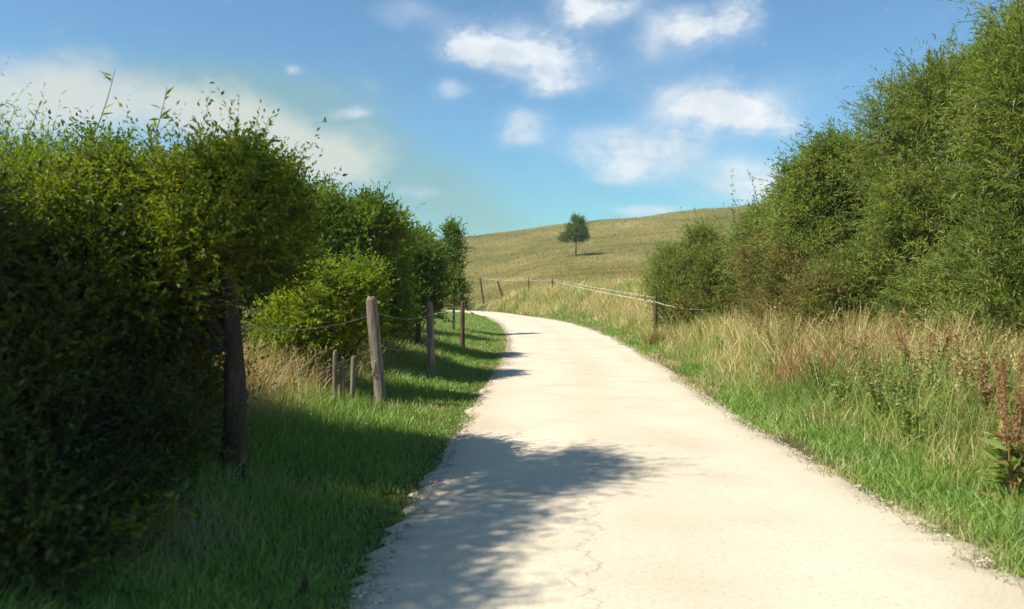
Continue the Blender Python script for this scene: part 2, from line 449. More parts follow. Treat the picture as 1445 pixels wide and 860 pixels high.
o = acc.build('road', [M['road']], smooth=True); tag(o, 'pale cream gravel track curving left towards the hill', kind='structure')

# loose stones along the track
def stones(acc, P, S, rg):
    n = len(P)
    o8 = unit(np.array([(1, 0, 0), (0, 1, 0), (-1, 0, 0), (0, -1, 0), (0, 0, 1), (.7, .7, .5), (-.7, .6, .45), (.1, -.7, .7)], float))
    base = np.array([(1, 0, 0), (.5, .87, 0), (-.5, .87, 0), (-1, 0, 0), (-.5, -.87, 0), (.5, -.87, 0), (.45, .2, .8), (-.3, .35, .75), (-.1, -.45, .8)], float)
    v = base[None] * (1 + (rg.random((n, 9, 1)) - .5) * .6) * S[:, None, None] * np.array([1, .8, .6]) 
    th = rg.random(n) * 6.28; c, s = np.cos(th)[:, None], np.sin(th)[:, None]
    v = np.stack([v[..., 0] * c - v[..., 1] * s, v[..., 0] * s + v[..., 1] * c, v[..., 2]], -1) + P[:, None]
    f = np.array([(6, 7, 8), (0, 1, 6), (1, 2, 7), (1, 7, 6), (2, 3, 7), (3, 4, 8), (3, 8, 7), (4, 5, 8), (5, 0, 6), (5, 6, 8)])
    acc.add(v.reshape(-1, 3), (np.arange(n)[:, None, None] * 9 + f[None]).reshape(-1, 3), np.repeat(rg.random(n), 9))
acc = Acc()
n = 60000
k = rg.random(n) ** 1.8 * 60 - 1
side = rg.random(n) < .5
off = np.abs(rg.normal(size=n)) * .28
q_ = rg.random(n); off2 = np.where(q_ < .55, -off + .14, np.where(q_ < .9, rg.normal(size=n) * .13 + .02, -rg.random(n) * 1.8))
x = np.where(side, xl(k) - off2, xr(k) + off2)
S = (.004 + .010 * rg.random(n) ** 3) * (1 + k.clip(0) / 40)
z = np.maximum(height(x, k) - .012, np.where((x > xl(k) - .05) & (x < xr(k) + .05), .016, -1))
stones(acc, np.stack([x, k, z], 1), S, rg)
o = acc.build('gravel', [M['stone']]); tag(o, 'loose stones and grit scattered along the edges of the white track', kind='stuff')

# ------------------------------------------------------------------ grass
def blades(acc, x, y, H, W, lean, rnd, dry, rg, wind=(0, 0), mat=0, droop=.5, z=None):
    n = len(x)
    z = height(x, y) - .02 if z is None else z
    B = np.stack([x, y, z], 1)
    a = rg.random(n) * 6.283
    d = np.stack([np.cos(a), np.sin(a), np.zeros(n)], 1) * (lean * rg.random(n))[:, None] + np.array([wind[0], wind[1], 0])
    Hh = np.asarray(H)[:, None]
    P = np.empty((n, 4, 3))
    for j, tt in enumerate((0, .4, .75, 1.0)):
        P[:, j] = B + d * Hh * tt ** 2 + ZUP * Hh * (tt - droop * .35 * tt ** 3 * np.linalg.norm(d, axis=1, keepdims=True))
    ribbons(acc, P, W, rnd, dry, mat, rg)
    return P

def seedheads(acc, P, L, n_per, sz, rnd, dry, rg, spread=.35):
    """feathery heads near the tips of blades P"""
    n = len(P)
    tip, pre = P[:, 3], P[:, 2]
    ax = unit(tip - pre)
    tt = rg.random((n, n_per))
    b = tip[:, None] - ax[:, None] * (tt * L)[..., None]
    d = unit(ax[:, None] + rg.normal(size=(n, n_per, 3)) * spread)
    leaves(acc, b.reshape(-1, 3), d.reshape(-1, 3), np.full(n * n_per, sz) * (.6 + .8 * rg.random(n * n_per)), sz * .3,
           np.repeat(rnd, n_per), np.repeat(dry, n_per), .1, rg)

def scatter_y(n, y0, y1, pw, rg):
    return y0 + (y1 - y0) * rg.random(n) ** pw

rg = np.random.default_rng(5)
# green verge on the left
acc = Acc()
n = 150000
y = scatter_y(n, 2.6, 62, 2.1, rg)
w = 2.3 + .04 * y
off = rg.random(n) ** 1.25 * w - .16
rag = (fbm(np.stack([y, y * 0], 1), 1.4, 41) - .5) * .35
x = xl(y) - off + rag * (off < .4)
tall = sstep(.15, 2.0, off)
P2 = np.stack([x, y], 1)
cl = fbm(P2, 2.2, 61)
H = (.05 + .17 * tall + .13 * cl * tall) * (.6 + .8 * rg.random(n))
keep = (rg.random(n) < .14 + .86 * sstep(-.12, .35, off)) & (cl + .25 * sstep(0, .5, off) > .36)
x, y, H, cl, off = x[keep], y[keep], H[keep], cl[keep], off[keep]
dry = np.clip((fbm(np.stack([x, y], 1), .9, 8) - .56) * 3.0 + sstep(1.8, 3.2, off) * .25 * (y < 18) + (rg.random(len(x)) < .07) * .6, 0, .9)
blades(acc, x, y, H, .0045 + .0006 * y, .75, rg.random(len(x)) * .5 + cl * .5, dry, rg)
o = acc.build('verge_grass', [M['grass']]); tag(o, 'green grass verge along the left edge of the track', kind='stuff')

# green verge on the right
acc = Acc()
n = 120000
y = scatter_y(n, 2.6, 60, 2.0, rg)
off = rg.random(n) ** 1.1 * (1.7 + .02 * y) - .16
rag = (fbm(np.stack([y, y * 0 + 3], 1), 1.1, 47) - .5) * .4
x = xr(y) + off + rag * (off < .5)
cl = fbm(np.stack([x, y], 1), 2.0, 77)
H = (.05 + .22 * sstep(.1, 1.3, off) + .12 * cl) * (.6 + .8 * rg.random(n))
keep = (rg.random(n) < .12 + .88 * sstep(-.12, .45, off)) & (cl + .3 * sstep(0, .6, off) > .38)
x, y, H, cl, off = x[keep], y[keep], H[keep], cl[keep], off[keep]
dry = np.clip((fbm(np.stack([x, y], 1), .8, 18) - .55) * 2.6 + (rg.random(len(x)) < .1) * .7 + (off < .2) * .3, 0, .95)
blades(acc, x, y, H, .0048 + .0006 * y, .85, rg.random(len(x)) * .5 + cl * .5, dry, rg)
o = acc.build('verge_grass', [M['grass']]); tag(o, 'green grass strip between the track and the tall dry grass on the right', kind='stuff')

# tall dry grass on the right bank
acc = Acc()
n = 92000
y = scatter_y(n, 4.0, 84, 2.0, rg)
off = .62 + rg.random(n) ** .9 * (3.4 + .03 * y)
x = xr(y) + off
cl = fbm(np.stack([x, y], 1), .9, 91); c2 = fbm(np.stack([x, y], 1), 3.0, 92)
H = (.32 + .62 * sstep(.6, 1.5, off)) * (.45 + .75 * rg.random(n)) * (.6 + .8 * cl)
H *= np.interp(y, [4, 16, 28, 45, 60], [1.15, 1.15, 1.25, 1.15, 1.0])
keep = (c2 > .33)
x, y, H, cl, off = x[keep], y[keep], H[keep], cl[keep], off[keep]
dry = np.clip(.50 + (cl - .5) * 4.2 + (rg.random(len(x)) - .5) * .6, 0, 1)
c4 = fbm(np.stack([x, y], 1), .7, 95)
blades(acc, x, y, H, .005 + .0005 * y, .8, np.clip(rg.random(len(x)) - sstep(.5, .62, c4) * .5 * (1 - sstep(11, 18, y)) + .15 * sstep(11, 18, y), 0, 1), dry, rg, wind=(.12, -.05))
n = 4200
y = scatter_y(n, 4.6, 60, 1.7, rg)
off = 1.1 + rg.random(n) ** .9 * 3.0
x = xr(y) + off
cl = fbm(np.stack([x, y], 1), .9, 91)
H = (.85 + .60 * rg.random(n)) * (.7 + .5 * cl) * np.interp(y, [4, 25, 60], [1, .95, .7])
P = blades(acc, x, y, H, .0035 + .0003 * y, .45, rg.random(n), np.full(n, .95), rg, wind=(.18, -.05), droop=.9)
seedheads(acc, P, .17, 9, .035, rg.random(n), np.clip(.75 + .3 * rg.random(n), 0, 1), rg)
o = acc.build('dry_grass', [M['bank']]); tag(o, 'tall straw coloured seeding grass on the right bank below the willows', kind='stuff')

# tall pale grass left, in the gap behind the dark trunk and under the hedges
acc = Acc()
n = 60000
y = scatter_y(n, 3.0, 34, 1.5, rg)
off = 1.75 + rg.random(n) * 4.5
x = xl(y) - off
cl = fbm(np.stack([x, y], 1), 1.1, 31)
H = (.25 + .4 * sstep(1.6, 3.0, off)) * (.5 + .8 * rg.random(n)) * (.6 + .8 * cl)
H *= np.where(y > 22, .6, 1)
dry = np.clip(sstep(7.5, 8.8, y) * .85 * (1 - sstep(12, 15, y)) + .05 + (cl - .5) * 1.2, 0, 1)
blades(acc, x, y, H, .005 + .0006 * y, .7, rg.random(n), dry, rg, wind=(.15, 0))
n = 1500
y = scatter_y(n, 7.6, 15, 1.1, rg); x = xl(y) - 1.9 - rg.random(n) * 3.2
H = .55 + .5 * rg.random(n)
P = blades(acc, x, y, H, .004 + .0003 * y, .5, rg.random(n), np.full(n, .9), rg, wind=(.2, 0), droop=.9)
seedheads(acc, P, .15, 8, .035, rg.random(n), np.clip(.7 + .3 * rg.random(n), 0, 1), rg)
o = acc.build('dry_grass', [M['hay']]); tag(o, 'pale long grass under the left hedge and in the gap behind the dark trunk', kind='stuff')

# rough pasture on the hill and meadow beyond the bend
acc = Acc()
n = 150000
y = scatter_y(n, 30, 205, 1.35, rg)
x = -28 + rg.random(n) * (80 + y * .35)
rd = road_dist(x, y)
keep = (rd > .5) & ~((rd < 3.0) & (y < 58))
x, y = x[keep], y[keep]; n = len(x)
cl = fbm(np.stack([x * .5, y], 1), .22, 71); c2 = fbm(np.stack([x, y], 1), 1.2, 72)
H = (.10 + .22 * c2) * (.6 + .8 * rg.random(n)) * np.where(y < 60, 1.5, 1)
c3 = fbm(np.stack([x, y], 1), .035, 79)
dry = np.clip(.42 + (cl - .5) * 3.0 + (c2 - .5) * .8 + (c3 - .5) * 2.0, 0, 1)
blades(acc, x, y, H, .012 + .00042 * y, .9, np.clip(c2 * .6 + rg.random(n) * .4 - .15, 0, 1), dry, rg)
M['pasture_blade'] = leaf_mat('pasture_grass', [(.10, .115, .02), (.125, .135, .024), (.15, .15, .03), (.18, .17, .04)],
                              [(.19, .145, .032), (.235, .18, .042), (.275, .215, .055), (.33, .265, .085)], .25, .02)
o = acc.build('pasture_grass', [M['pasture_blade']]); tag(o, 'short tussocky olive and straw grass covering the hillside', kind='stuff')

# ------------------------------------------------------------------ shrubs and trees
def crown(acc, lobes, n_tw, tw_len, n_lf, lf, lw, rg, up=.5, out_=1.0, rand=.5, droop=.1, gap=.3, gapscale=1.3, dryness=.1, seed=1, spread=.9, zmin=.1, tw_w=.006, shell=.35, lump=.3, wild=.6):
    L = np.array(lobes, float)
    subs = []
    for q in L:
        ns = int(10 + 5 * min(q[3], 2))
        dd = unit(rg.normal(size=(ns, 3))); dd[:, 2] = np.where(dd[:, 2] < -.3, -dd[:, 2], dd[:, 2])
        rr = (.24 + .20 * rg.random(ns))[:, None] * q[3:6]
        subs.append(np.concatenate([q[:3] + dd * q[3:6] * (.74 + .20 * rg.random((ns, 1))), rr], 1))
    nmain = len(L)
    L = np.concatenate([L * np.array([1, 1, 1, .86, .86, .86])] + subs)
    area = (L[:, 3] * L[:, 4] * L[:, 5]) ** .667
    area[:nmain] *= .8
    k = rg.choice(len(L), n_tw, p=area / area.sum())
    d = unit(rg.normal(size=(n_tw, 3)))
    d[:, 2] = np.where(d[:, 2] < -.45, -d[:, 2], d[:, 2])
    r = 1 - np.abs(rg.normal(size=n_tw)) * shell
    r = np.clip(r, .1, 1.1)
    lumpn = fbm(d * 1.0 + k[:, None] * 7.3, 2.1, seed) - .5
    r = r * (1 + lump * 2 * lumpn)
    p = L[k, :3] + d * r[:, None] * L[k, 3:6]
    g = fbm(p, gapscale, seed + 50)
    # ground level at the spot
    gz = height(p[:, 0], p[:, 1])
    keep = (g > gap + .10 * rg.random(n_tw)) & (p[:, 2] > gz + zmin)
    p, d, k, r = p[keep], d[keep], k[keep], r[keep]
    n = len(p)
    td = unit(d * out_ + ZUP * up + rg.normal(size=(n, 3)) * rand)
    tl = tw_len * (.5 + .9 * rg.random(n)) * (1 + wild * (rg.random(n) < .10))
    tt = np.linspace(0, 1, 4)
    P = p[:, None] + td[:, None] * (tl[:, None] * tt)[..., None] - ZUP * (droop * tl[:, None] * tt ** 2)[..., None]
    ribbons(acc, P, tw_w, np.full(n, .5), 0, 1, rg)
    s = (np.arange(n_lf) + .6)[None] / n_lf + (rg.random((n, n_lf)) - .5) * .5 / n_lf
    s = np.clip(s, .05, 1)
    b = p[:, None] + td[:, None] * (tl[:, None] * s)[..., None] - ZUP * (droop * tl[:, None] * s ** 2)[..., None]
    ld = unit(td[:, None] * .9 + rg.normal(size=(n, n_lf, 3)) * spread * .6 - ZUP * droop)
    clump = fbm(p, 1.6, seed + 9)
    rn = np.clip((clump[:, None] - .5) * 1.6 + .42 + (rg.random((n, n_lf)) - .5) * .55, 0, 1)
    dd = np.clip(dryness * (rg.random((n, n_lf)) ** 3 * 2.5) + dryness * (clump[:, None] - .5) * 2, 0, 1)
    sz = (.65 + .6 * rg.random((n, n_lf)))
    leaves(acc, b.reshape(-1, 3), ld.reshape(-1, 3), (lf * sz).ravel(), (lw * sz).ravel(), rn.ravel(), dd.ravel(), .12, rg)
    return p

def limbs(acc, base, tips, r0, rg, trunk_top=None, sides=6, fork=.35):
    base = np.asarray(base, float)
    for tp in tips:
        if trunk_top is not None:
            f = fork + (1 - fork) * rg.random() * .9
            st = base * (1 - f) + np.asarray(trunk_top) * f
            r = r0 * .5 * (1 - .5 * f)
        else:
            st = base + np.array([rg.normal() * .12, rg.normal() * .12, -.12]); r = r0
        pts = curve(st, tp, sag=(rg.normal() * .12, rg.normal() * .12, .18 * np.linalg.norm(np.asarray(tp) - st) * .5), n=9)
        tube(acc, pts, np.linspace(r, r * .18, 9), sides, wob=.25, rg=rg)
        for q in range(3):
            j = rg.integers(3, 8)
            e = pts[j] + unit(rg.normal(size=3) + np.array([0, 0, .6])) * .5 * (np.linalg.norm(np.asarray(tp) - st) * .45)
            tube(acc, curve(pts[j], e, n=5), np.linspace(r * .4, r * .08, 5), 4)

def plant(name, label, cat, base, lobes, leafm, n_tw, trunk=None, group=None, n_limb=12, r0=.035, seed=1, shoots=(), **kw):
    rg = np.random.default_rng(seed * 101 + 7)
    gz = float(height(np.array([base[0]]), np.array([base[1]]))[0])
    base = np.array([base[0], base[1], gz])
    root = thing(name, label, cat, base, group)
    a = Acc()
    tips = []
    L = np.array(lobes, float); area = (L[:, 3] * L[:, 4] * L[:, 5])
    for q in range(n_limb):
        k = rg.choice(len(L), p=area / area.sum())
        d = unit(rg.normal(size=3)); d[2] = abs(d[2]) * .9 - .1
        tips.append(L[k, :3] + d * .72 * L[k, 3:6])
    if trunk:
        top = base + np.array(trunk[:3]); rt = trunk[3]
        pts = curve(base - np.array([0, 0, .2]), top, sag=(rt * .8, rt * .3, 0), n=12)
        rr = rt * np.linspace(1.0, .35, 12); rr[0] *= 2.0; rr[1] *= 1.45; rr[2] *= 1.12
        tube(a, pts, rr, 12, wob=.12, rg=rg)
        limbs(a, base, tips, rt, rg, trunk_top=top)
        a.build('trunk', [M['bark']], root, smooth=True)
    else:
        limbs(a, base, tips, r0, rg)
        a.build('stems', [M['bark']], root, smooth=True)
    c = Acc()
    crown(c, lobes, n_tw, rg=rg, seed=seed, **kw)
    for (bx, by, bz, tx, ty, tz, nl, ls) in shoots:
        pts = curve((bx, by, bz), (tx, ty, tz), sag=(.05, 0, 0), n=9)
        tube(c, pts, np.linspace(.008, .002, 9), 4, mat=1)
        tt = np.sort(rg.random(nl)) * .92 + .08
        b = np.stack([np.interp(tt, np.linspace(0, 1, 9), pts[:, j]) for j in range(3)], 1)
        ld = unit(rg.normal(size=(nl, 3)) * np.array([1, 1, .4]) + ZUP * .45)
        leaves(c, b, ld, ls * (.6 + .6 * rg.random(nl)), ls * kw.get('lw', .02) / kw.get('lf', .06), rg.random(nl) * .7, 0, .12, rg)
    c.build('crown' if trunk else 'foliage', [leafm, M['twig']], root)
    return root

# --- left side
NEARKW = dict(tw_len=.30, n_lf=11, lf=.05, lw=.024, up=.5, droop=.12, gap=.32, tw_w=.004, wild=1.1, shell=.4)
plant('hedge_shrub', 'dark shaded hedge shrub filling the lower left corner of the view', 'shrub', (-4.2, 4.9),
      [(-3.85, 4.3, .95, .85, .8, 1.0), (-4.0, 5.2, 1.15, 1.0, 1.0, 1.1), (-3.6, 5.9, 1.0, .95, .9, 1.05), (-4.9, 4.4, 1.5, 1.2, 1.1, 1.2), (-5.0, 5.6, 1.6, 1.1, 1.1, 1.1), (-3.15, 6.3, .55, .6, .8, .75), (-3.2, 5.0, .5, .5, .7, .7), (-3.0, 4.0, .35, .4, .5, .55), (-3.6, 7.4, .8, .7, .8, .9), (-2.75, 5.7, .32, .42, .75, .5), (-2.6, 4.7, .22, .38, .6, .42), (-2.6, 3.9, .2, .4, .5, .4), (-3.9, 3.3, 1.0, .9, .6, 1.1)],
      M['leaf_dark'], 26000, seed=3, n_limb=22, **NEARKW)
plant('hedge_shrub', 'tall wispy yellow green shrub at the far left edge with loose upright shoots', 'shrub', (-5.3, 7.4),
      [(-5.0, 7.0, 1.4, 1.3, 1.2, 1.1), (-6.2, 7.6, 1.7, 1.3, 1.3, 1.2), (-4.5, 7.4, 1.2, 1.0, 1.0, 1.2), (-6.6, 6.4, 1.7, 1.3, 1.2, 1.2)],
      M['leaf_bright'], 11000, seed=4, n_limb=22, tw_len=.66, n_lf=16, lf=.06, lw=.014, up=1.5, droop=.05, gap=.35, wild=.6, tw_w=.005, rand=.35,
      shoots=[(-3.85, 6.8, 2.6, -3.4, 6.7, 3.55, 15, .12), (-3.4, 6.9, 2.5, -3.0, 6.8, 3.42, 13, .12), (-3.6, 7.0, 2.4, -3.15, 6.9, 3.15, 12, .10), (-4.6, 6.9, 2.5, -4.1, 6.8, 3.3, 16, .09), (-5.2, 7.5, 2.6, -4.7, 7.4, 3.4, 18, .08)])
plant('broadleaf_tree', 'round crowned small tree on the dark straight trunk beside the grass gap', 'tree', (-2.26, 6.2),
      [(-2.85, 6.9, 2.1, .85, .9, .76), (-2.5, 6.7, 1.95, .62, .8, .75), (-3.25, 6.7, 1.8, .7, .85, .8), (-2.9, 6.2, 1.6, .55, .6, .55), (-3.5, 7.3, 1.2, .7, .8, .9), (-2.3, 6.9, 2.35, .4, .5, .45)],
      M['leaf_olive'], 13000, trunk=(-.16, .15, 2.2, .115), seed=5, n_limb=16, **NEARKW)
plant('hedge_shrub', 'dense green shrub behind the round tree and above the pale grass gap', 'shrub', (-5.0, 12.6),
      [(-5.1, 12.6, 1.5, 1.3, 1.2, 1.5), (-6.3, 12.0, 1.9, 1.4, 1.4, 1.7), (-4.3, 13.6, 1.4, .9, 1.0, 1.4), (-7.8, 12.8, 1.9, 1.6, 1.5, 1.7)],
      M['leaf_mid'], 8000, seed=6, n_limb=16, tw_len=.34, n_lf=9, lf=.075, lw=.04, gap=.30)
plant('round_bush', 'bright yellow green bush just left of the nearest grey fence post', 'bush', (-2.95, 11.3),
      [(-3.0, 11.3, 1.05, .62, .65, .88), (-2.65, 11.4, .85, .5, .55, .75), (-3.25, 11.2, .75, .5, .5, .7), (-2.35, 11.9, 1.3, .42, .5, .8)],
      M['leaf_bright'], 6500, seed=7, n_limb=14, tw_len=.22, n_lf=9, lf=.05, lw=.026, gap=.31, dryness=.15, r0=.02)
plant('broadleaf_tree', 'mid green tree with a broad crown behind the bright bush', 'tree', (-3.3, 14.8),
      [(-3.4, 14.8, 2.5, 1.05, 1.1, 1.0), (-2.6, 14.6, 2.3, .75, .9, .95), (-4.2, 14.9, 2.4, .9, 1.0, 1.0), (-3.1, 14.5, 1.3, .9, .8, .9), (-2.5, 14.9, 1.1, .55, .7, .8)],
      M['leaf_mid'], 9000, trunk=(.05, 0, 2.6, .11), seed=8, n_limb=14, tw_len=.32, n_lf=9, lf=.07, lw=.038, gap=.29)
plant('broadleaf_tree', 'dark green rounded tree standing behind the second fence post', 'tree', (-2.45, 19.8),
      [(-2.65, 19.8, 2.25, .78, .9, .95), (-2.25, 19.9, 2.0, .5, .6, .8), (-2.6, 19.6, 1.2, .7, .7, .8), (-3.3, 20.2, 2.2, .8, .9, .95)],
      M['leaf_mid'], 5500, trunk=(0, 0, 2.4, .09), seed=9, n_limb=12, tw_len=.34, n_lf=9, lf=.085, lw=.045, gap=.29)
plant('slender_tree', 'thin pointed young tree rising beyond the rounded tree by the hill', 'tree', (-2.35, 31),
      [(-2.35, 31, 3.3, .38, .4, .95), (-2.4, 31, 2.3, .55, .5, .9), (-2.3, 31, 1.3, .5, .5, .7)],
      M['leaf_mid'], 1500, trunk=(0, 0, 3.6, .05), seed=10, n_limb=10, tw_len=.4, n_lf=8, lf=.11, lw=.05, gap=.28, up=1.0)
plant('hedge_shrub', 'low green shrub at the foot of the posts beside the rounded tree', 'shrub', (-2.9, 17.0),
      [(-3.0, 17.0, .9, .8, .9, .9), (-3.9, 16.8, 1.2, .9, .9, 1.1)],
      M['leaf_mid'], 3000, seed=12, n_limb=10, tw_len=.3, n_lf=9, lf=.08, lw=.04, gap=.30)
for k, (bx, by, h, lab) in enumerate([(-8.6, 17.5, 3.9, 'tall leafy hedge tree deep behind the left shrubs'), (-5.6, 20.5, 3.9, 'leafy tree in the second row behind the broad crowned tree'),
                                      (-12.5, 14.5, 4.2, 'large leafy tree behind the hedge on the far left'), (-4.6, 26, 3.9, 'leafy tree behind the rounded tree, farther up the lane')]):
    plant('hedge_tree', lab, 'tree', (bx, by), [(bx, by, h * .62, 1.5, 1.5, h * .36), (bx - 1.0, by + .5, h * .5, 1.3, 1.3, h * .4), (bx + .6, by, h * .33, 1.2, 1.2, h * .32)],
          M['leaf_mid'], 4500, trunk=(0, 0, h * .7, .1), seed=20 + k, n_limb=12, tw_len=.45, n_lf=8, lf=.11, lw=.06, gap=.28)

plant('unseen_shade_tree', 'added tall tree out of view behind the left hedge, high boughs placed to shade the verge and track', 'tree', (-6.4, 5.2),  # added out of view; crown lobes placed to throw shade on track and verge
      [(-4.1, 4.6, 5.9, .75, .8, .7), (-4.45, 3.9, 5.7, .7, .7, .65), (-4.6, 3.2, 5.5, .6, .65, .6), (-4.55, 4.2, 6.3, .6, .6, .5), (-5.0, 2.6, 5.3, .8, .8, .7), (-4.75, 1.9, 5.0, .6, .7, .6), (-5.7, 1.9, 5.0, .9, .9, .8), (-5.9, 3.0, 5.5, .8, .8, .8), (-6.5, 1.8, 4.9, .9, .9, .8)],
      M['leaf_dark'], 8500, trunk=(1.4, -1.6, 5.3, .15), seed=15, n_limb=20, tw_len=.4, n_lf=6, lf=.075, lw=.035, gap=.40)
# --- right side
WK = dict(wild=1.1, lump=.40, tw_len=.55, n_lf=14, lf=.11, lw=.022, up=.75, droop=.30, gap=.32, tw_w=.007, rand=.4, dryness=.05, shell=.3)
rb = [
    ((8.2, 10.6), [(8.3, 10.4, 3.3, 1.7, 1.6, 2.3), (7.3, 9.4, 1.0, 1.1, 1.1, 1.1), (7.0, 11.0, .9, .9, 1.0, 1.1), (8.6, 9.3, 1.3, 1.2, 1.2, 1.3), (7.4, 10.2, 1.9, 1.3, 1.3, 1.7), (9.4, 10.6, 4.3, 1.6, 1.5, 1.6), (8.1, 11.4, 4.5, 1.2, 1.3, 1.4)],
     14500, 'tallest willow bush nearest the camera at the right edge of the view'),
    ((8.4, 14.6), [(8.3, 14.4, 3.4, 1.6, 1.6, 2.2), (7.2, 13.6, .9, 1.0, 1.1, 1.0), (7.1, 15.3, 1.0, 1.0, 1.1, 1.1), (7.9, 12.6, 1.2, 1.0, 1.1, 1.2), (7.5, 14.2, 2.0, 1.2, 1.3, 1.9), (8.9, 14.6, 4.6, 1.3, 1.3, 1.35), (7.7, 14.9, 4.1, 1.0, 1.1, 1.3)],
     12500, 'second willow bush along the track, its feathery shoots against the sky'),
    ((8.1, 18.4), [(8.1, 18.4, 3.1, 1.4, 1.5, 2.0), (7.4, 18.0, 1.9, 1.1, 1.2, 1.7), (7.5, 18.6, 3.7, .9, 1.0, 1.3)],
     9000, 'third willow bush, where the crest line steps down towards the hill'),
    ((7.9, 22.2), [(8.0, 22.2, 2.6, 1.4, 1.4, 1.6), (7.2, 22.0, 1.8, 1.0, 1.1, 1.5)],
     6000, 'smaller willow bush at the downhill end of the willow row'),
]
for k, (b, lo, n, lab) in enumerate(rb):
    kw = dict(WK)
    if k >= 2: kw.update(lf=.13, lw=.03, n_lf=12)
    plant('willow_bush', lab, 'willow bush', b, lo, M['leaf_willow'], n, group='willow bushes along the right bank', seed=40 + k, n_limb=20, r0=.045,
          shoots=[(b[0] - .9, b[1], lo[0][2] + 1.5, b[0] - 1.25, b[1] - .1, lo[0][2] + 2.6, 34, .10), (b[0] - .2, b[1], lo[0][2] + 2.0, b[0] - .3, b[1], lo[0][2] + 3.0, 34, .10)], **kw)
plant('hedge_shrub', 'reddish green low shrub in front of the downhill willow, a thin tall shoot above it', 'shrub', (6.6, 22.8),
      [(6.7, 22.8, 1.6, 1.0, 1.0, 1.5), (6.0, 23.3, 1.3, .9, .9, 1.2), (7.1, 21.6, 1.2, .8, .8, 1.1)], M['leaf_mid'], 5200, seed=51, n_limb=14, tw_len=.35, n_lf=10, lf=.085, lw=.035,
      gap=.30, dryness=.45, up=.8, shoots=[(6.45, 22.8, 2.6, 6.4, 22.8, 5.3, 46, .11), (6.8, 22.9, 2.6, 6.9, 22.9, 4.3, 30, .10), (6.1, 23, 2.2, 6.0, 23, 3.7, 24, .1)])
plant('hedge_shrub', 'fresh green shrub beside the brown post where the white rope ends', 'shrub', (5.6, 25.5),
      [(5.6, 25.5, 1.5, .95, .9, 1.45), (6.3, 25.6, 1.9, .9, .9, 1.5), (5.1, 25.0, .8, .7, .8, .8)], M['leaf_willow'], 4600, seed=52, n_limb=12, tw_len=.5, n_lf=11, lf=.10, lw=.028, gap=.30, dryness=.15, up=.9, wild=1.0)
plant('hedge_shrub', 'brownish green shrub under the third willow above the dry grass', 'shrub', (6.3, 17.6),
      [(6.5, 17.6, 1.3, .9, .9, 1.3), (6.4, 19.3, 1.4, .9, .9, 1.4), (6.3, 15.6, .9, .7, .9, 1.0)], M['leaf_willow'], 6000, seed=53, n_limb=12, tw_len=.45, n_lf=10, lf=.08, lw=.022, gap=.31, dryness=.95, up=.9, wild=1.0)
# leafy weeds on the right bank, each one a plant
def weed(x, y, h, lab, seed, brown, bw=1.0):
    rg = np.random.default_rng(seed)
    z = float(height(np.array([x]), np.array([y]))[0])
    root = thing('weed_plant', lab, 'weed', (x, y, z), 'leafy weeds on the right bank')
    a = Acc(); b = Acc()
    ns = 15
    for s in range(ns):
        ang = rg.random() * 6.28; hh = h * (.6 + .4 * rg.random())
        tip = np.array([x + math.cos(ang) * .22 * bw * hh, y + math.sin(ang) * .22 * bw * hh, z + hh])
        pts = curve((x + rg.normal() * .05, y + rg.normal() * .05, z - .03), tip, sag=(0, 0, .05), n=7)
        tube(a, pts, np.linspace(.006, .002, 7), 4, dry=brown)
        nl = int(34 * hh)
        tt = rg.random(nl) ** .8 * .8 + .05
        B = np.stack([np.interp(tt, np.linspace(0, 1, 7), pts[:, j]) for j in range(3)], 1)
        d = unit(rg.normal(size=(nl, 3)) * np.array([1, 1, .35]) + ZUP * .25)
        sz = (.11 - .06 * tt) * (.7 + .6 * rg.random(nl))
        leaves(b, B, d, sz, sz * .34, rg.random(nl), np.clip(brown * .5 * rg.random(nl) * 1.6, 0, 1), .12, rg)
        nh = int(70 * brown + 14)
        tt = .68 + .32 * rg.random(nh)
        B = np.stack([np.interp(tt, np.linspace(0, 1, 7), pts[:, j]) for j in range(3)], 1) + rg.normal(size=(nh, 3)) * .016
        leaves(b, B, unit(rg.normal(size=(nh, 3)) + ZUP * .6), .026, .016, rg.random(nh), np.full(nh, brown), .2, rg)
    a.build('stems', [M['weed']], root); b.build('foliage', [M['weed']], root)
